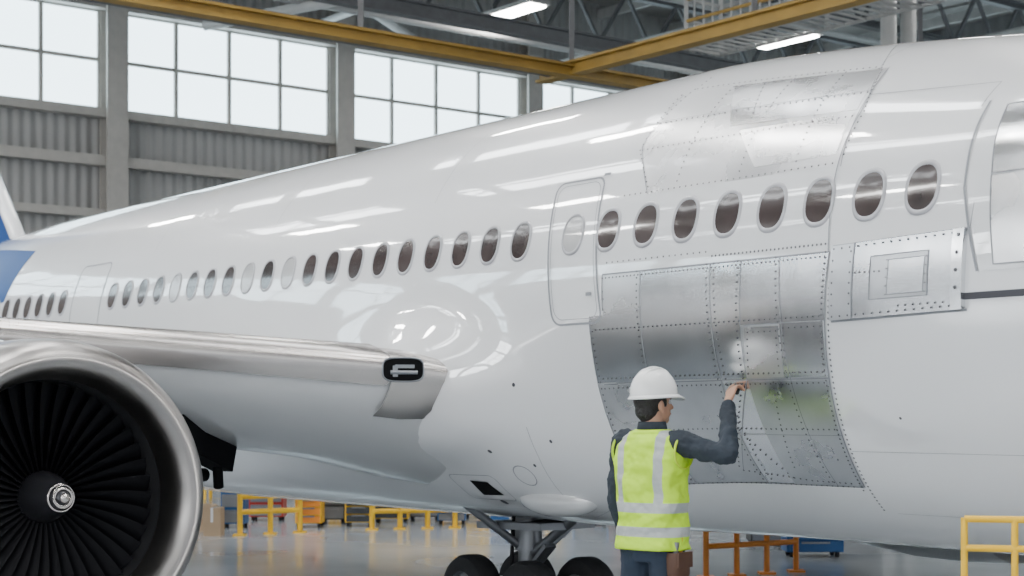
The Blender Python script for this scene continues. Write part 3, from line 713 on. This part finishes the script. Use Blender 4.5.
for sx in (-1,1):
    p_,r_=catmull([Vector((sx*.085,0,.88)),Vector((sx*.095,.0,.70)),Vector((sx*.10,.01,.48)),Vector((sx*.105,0,.28)),Vector((sx*.108,-.01,.07))],[.10,.092,.072,.066,.068]); tr.add(tube(p_,r_,20,cap=.1))
o=mo(tr,"trousers",M_pants); remesh(o,.009,3); d_=o.modifiers.new("folds","DISPLACE"); d_.texture=tx; d_.strength=.014
bt=MB()
for sx in (-1,1):
    bt.add(tube([Vector((sx*.108,-.06,.05)),Vector((sx*.11,.04,.048)),Vector((sx*.118,.15,.04)),Vector((sx*.12,.19,.035))],[(.045,.048),(.047,.047),(.05,.036),(.035,.028)],18)); bt.add(tube([Vector((sx*.108,-.02,.05)),Vector((sx*.108,-.015,.16))],[.052,.055],18,cap=.2))
o=mo(bt,"boots",M_shoe); remesh(o,.006,2)
so=MB()
for sx in (-1,1): so.add(loft([(0,sx*.113,.05,.055,.15),(.022,sx*.113,.05,.055,.15)],p=2.6))
mo(so,"boot_soles",M_rubber,auto=40)
m,nt,b=mk("hi_vis_vest")
tc=nt.nodes.new("ShaderNodeTexCoord"); sx=nt.nodes.new("ShaderNodeSeparateXYZ"); nt.links.new(tc.outputs["Object"],sx.inputs[0])
def band(src,c,w):
    a=nt.nodes.new("ShaderNodeMath");a.operation='SUBTRACT';a.inputs[1].default_value=c;nt.links.new(src,a.inputs[0])
    q=nt.nodes.new("ShaderNodeMath");q.operation='ABSOLUTE';nt.links.new(a.outputs[0],q.inputs[0])
    l=nt.nodes.new("ShaderNodeMath");l.operation='LESS_THAN';l.inputs[1].default_value=w;nt.links.new(q.outputs[0],l.inputs[0]); return l.outputs[0]
def mx(a,b_,op='MAXIMUM'):
    q=nt.nodes.new("ShaderNodeMath");q.operation=op;nt.links.new(a,q.inputs[0]);nt.links.new(b_,q.inputs[1]);return q.outputs[0]
ax_=nt.nodes.new("ShaderNodeMath");ax_.operation='ABSOLUTE';nt.links.new(sx.outputs[0],ax_.inputs[0])
vert=mx(band(ax_.outputs[0],.118,.024),band(sx.outputs[2],1.32,.235),'MULTIPLY')
msk=mx(mx(band(sx.outputs[2],1.085,.026),band(sx.outputs[2],.96,.026)),vert)
mixc=nt.nodes.new("ShaderNodeMix");mixc.data_type='RGBA';mixc.inputs[6].default_value=(.56,.90,.02,1);mixc.inputs[7].default_value=(.43,.46,.45,1)
nt.links.new(msk,mixc.inputs[0]);nt.links.new(mixc.outputs[2],b.inputs["Base Color"]); b.inputs["Roughness"].default_value=.6
nb_=nt.nodes.new("ShaderNodeTexNoise"); nb_.inputs["Scale"].default_value=9; nb_.inputs["Detail"].default_value=2; nt.links.new(tc.outputs["Object"],nb_.inputs["Vector"])
bp_=nt.nodes.new("ShaderNodeBump"); bp_.inputs["Strength"].default_value=1; bp_.inputs["Distance"].default_value=.05; nt.links.new(nb_.outputs[0],bp_.inputs["Height"]); nt.links.new(bp_.outputs[0],b.inputs["Normal"])
M_vest=m
vs=MB(); vs.add(loft(interp([(.865,0,0,.204,.150),(.95,0,0,.196,.144),(1.05,0,0,.186,.138),(1.2,0,0,.194,.140),(1.33,0,0,.198,.138),(1.40,0,-.002,.190,.124),(1.445,0,-.004,.164,.105),(1.475,0,-.004,.125,.092),(1.492,0,-.003,.088,.082)],8),n=96,p=2.5,fold=.017,caps=False))
o=mo(vs,"hi_vis_vest",M_vest); sl=o.modifiers.new("thick","SOLIDIFY"); sl.thickness=.004; sl.offset=1
ab=MB()
for sx_ in (-1,1):
    ab.add(tube([Vector((sx_*.199,.085*math.cos(a*pi/12),1.375+.085*math.sin(a*pi/12))) for a in range(25)],.007,8,cap=0))
mo(ab,"vest_armhole_trim",mat("vest_trim",(.5,.7,.03),.6))
be=MB(); be.add(loft([(.875,0,0,.180,.128),(.915,0,0,.180,.128)],p=2.3,caps=False)); mo(be,"belt",M_shoe)
po=MB(); pc=Vector((.185,-.03,.80))
po.add(loft([(pc.z-.09,pc.x,pc.y,.030,.05),(pc.z-.06,pc.x,pc.y,.042,.065),(pc.z+.03,pc.x,pc.y,.045,.07),(pc.z+.055,pc.x,pc.y,.04,.065)],n=32,p=3.5)); po.add(box(pc+Vector((.04,0,.02)),.012,.13,.08))
po.add(cyl(pc+Vector((0,.02,.04)),pc+Vector((.0,.02,.13)),.011,10),1); po.add(cyl(pc+Vector((.0,-.03,.04)),pc+Vector((.01,-.03,.11)),.014,10),2)
mo(po,"tool_pouch",[M_belt,M_or,M_steel],auto=40)
hr=Matrix.Rotation(math.radians(-20),3,'Z')@Matrix.Rotation(math.radians(4),3,'X'); hc=Vector((0,.012,1.625))
def hp(x,y,z): return hc+hr@Vector((x,y,z))
hd=MB()
hd.add(ell(hp(0,-.008,.035),.077,.097,.092,28,18,hr)); hd.add(ell(hp(0,.028,-.035),.060,.066,.075,24,16,hr)); hd.add(ell(hp(0,.062,-.085),.028,.026,.024,16,10,hr))
hd.add(ell(hp(0,.03,-.075),.046,.045,.035,20,12,hr))
hd.add(tube([hp(0,.086,.02),hp(0,.101,-.006),hp(0,.112,-.025)],[.008,.010,.014],12)); hd.add(ell(hp(.012,.1,-.028),.009,.011,.008,10,8,hr)); hd.add(ell(hp(-.012,.1,-.028),.009,.011,.008,10,8,hr))
hd.add(ell(hp(0,.082,.028),.045,.014,.010,16,8,hr)); hd.add(ell(hp(0,.090,-.052),.022,.011,.006,14,8,hr)); hd.add(ell(hp(0,.088,-.062),.019,.011,.007,14,8,hr))
for q in (-1,1):
    hd.add(ell(hp(q*.036,.062,-.018),.022,.022,.02,14,10,hr)); hd.add(ell(hp(q*.078,-.008,-.008),.010,.020,.032,14,12,hr)); hd.add(ell(hp(q*.077,-.002,-.032),.008,.010,.012,10,8,hr))
hd.add(tube([Vector((0,-.005,1.46)),Vector((0,-.002,1.53)),hp(0,-.005,-.03)],[.058,.056,.058],22))
o=mo(hd,"head",M_skin); remesh(o,.0035,3)
ey=MB()
for q in (-1,1): ey.add(ell(hp(q*.031,.079,.004),.0125,.0105,.0095,14,10,hr),0); ey.add(ell(hp(q*.031,.0875,.004),.005,.003,.005,10,8,hr),1)
mo(ey,"eyes",[M_eye,M_iris])
ey=MB()
for q in (-1,1): ey.add(tube([hp(q*.016,.091,.021),hp(q*.032,.090,.026),hp(q*.05,.076,.021)],[.003,.004,.002],8))
mo(ey,"eyebrows",M_hair)
ey=MB(); ey.add(tube([hp(-.02,.094,-.057),hp(0,.101,-.056),hp(.02,.094,-.057)],[.002,.004,.002],8)); mo(ey,"lips",M_lip2)
ha=MB(); ha.add(ell(hp(0,-.022,.03),.084,.094,.090,28,18,hr)); ha.add(ell(hp(0,-.05,-.03),.068,.058,.055,24,14,hr)); ha.add(ell(hp(0,-.05,-.065),.05,.036,.03,20,12,hr))
for q in (-1,1): ha.add(ell(hp(q*.073,.022,.012),.008,.012,.03,12,8,hr))
o=mo(ha,"hair",M_hair); remesh(o,.005,1)
hm=MB(); v=[];f=[];n=48;M_=14
hh=Matrix.Rotation(math.radians(-20),3,'Z')@Matrix.Rotation(math.radians(3),3,'X'); h0=hc+Vector((0,0,.052))
def hq(x,y,z): return h0+hh@Vector((x,y,z))
for i in range(M_):
    ph=(pi/2)*i/(M_-1)*.995
    for k in range(n):
        a=2*pi*k/n; rx,ry=.112,.134; z=.142*math.sin(ph)
        v.append(hq(rx*math.cos(ph)**.85*math.cos(a),ry*math.cos(ph)**.85*math.sin(a),z))
for i in range(M_-1):
    for k in range(n): f.append([i*n+k,i*n+(k+1)%n,(i+1)*n+(k+1)%n,(i+1)*n+k])
f.append(list(range((M_-1)*n,M_*n)))
base=len(v)
for lv_,(o1,dz) in enumerate(((1.0,0),(1.06,-.008),(1.10,-.014),(1.09,-.020),(1.0,-.012))):
    for k in range(n):
        a=2*pi*k/n; fr=max(0,math.sin(a))**2.5; ex=(o1-1)*(1+2.8*fr)
        v.append(hq(.112*(1+ex*.9)*math.cos(a),.134*(1+ex)*math.sin(a),dz-.10*ex*fr*.6))
for i in range(4):
    for k in range(n): f.append([base+i*n+k,base+i*n+(k+1)%n,base+(i+1)*n+(k+1)%n,base+(i+1)*n+k])
hm.add((v,f)); 
for x in (-.035,0,.035):
    hm.add(tube([hq(x,.134*math.cos(t)*.86*math.sqrt(1-(x/.12)**2),.144*math.sin(t)**.9*math.sqrt(1-(x/.12)**2)+.001) for t in [math.radians(28+124*k/16) for k in range(17)]],[(.009,.006)]*17,8))
mo(hm,"hard_hat",M_hat,fix=False)
def hand(wr,fwd,palm_n,curl,sc=1.0,name="hand"):
    fwd=fwd.normalized(); palm_n=(palm_n-fwd*palm_n.dot(fwd)).normalized(); side=fwd.cross(palm_n)
    h=MB()
    def q(a,b_,c): return wr+(fwd*a+side*b_+palm_n*c)*sc
    h.add(tube([q(-.05,0,0),q(0,0,0),q(.03,.0,.0),q(.06,0,.0),q(.085,0,.0)],[(.026,.020),(.027,.019),(.036,.016),(.041,.014),(.039,.012)],20,ref=side,cap=.4))
    for i,(off,ln) in enumerate(((.031,.072),(.0105,.080),(-.0105,.074),(-.031,.058))):
        c=curl[i]; pts=[q(.07,off,0)]; ang=0; cur=Vector((.088,off*1.02,0)); pts.append(q(*cur))
        for seg,fr in enumerate((.45,.30,.25)):
            ang+=c*(1,1,.7)[seg]; cur=cur+Vector((math.cos(ang)*ln*fr,off*.02,math.sin(ang)*ln*fr)); pts.append(q(*cur))
        h.add(tube(pts,[.009*sc,.0095*sc,.0088*sc,.0078*sc,.0065*sc],12,cap=.8))
    h.add(tube([q(.015,.020,.006),q(.04,.042,.014),q(.065,.054,.022),q(.088,.052,.032)],[.014*sc,.0125*sc,.0105*sc,.008*sc],12,cap=.8))
    o=mo(h,name,M_skin); remesh(o,.0028,2)
pn=(MI.to_3x3()@Vector((CS,SN,0)))
fw=(tip-wrR)
hand(wrR,fw,pn,[.18,.45,.6,.75],1.06,"right_hand")
hand(wrL,Vector((.0,.12,-1)),Vector((1,.1,0)),[.35,.4,.45,.5],1,"left_hand")
tl=MB(); fwn=fw.normalized(); pnn=pn.normalized(); tc_=wrR+fwn*.115+pnn*.042
tl.add(cyl(tc_-fwn*.05,tc_+fwn*.06,.013,14)); tl.add(cyl(tc_+fwn*.055-pnn*.01,tc_+fwn*.055+pnn*.035,.022,16)); mo(tl,"sanding_tool",M_rubber,auto=40)

# ------------------------------------------------------------------ world, camera
w=bpy.data.worlds.new("world"); bpy.context.scene.world=w; w.use_nodes=True
bg=w.node_tree.nodes["Background"]; bg.inputs[0].default_value=(.90,.95,1,1); bg.inputs[1].default_value=1.55
cam=bpy.data.cameras.new("camera"); co=bpy.data.objects.new("camera",cam); bpy.context.collection.objects.link(co)
co.location=(0,0,CZ); co.rotation_euler=(pi/2,0,0); cam.sensor_width=36; cam.lens=1628/1024*36; cam.shift_y=(413-288)/1024
cam.clip_end=300
cam.dof.use_dof=True; cam.dof.focus_distance=8.8; cam.dof.aperture_fstop=4.0
bpy.context.scene.camera=co
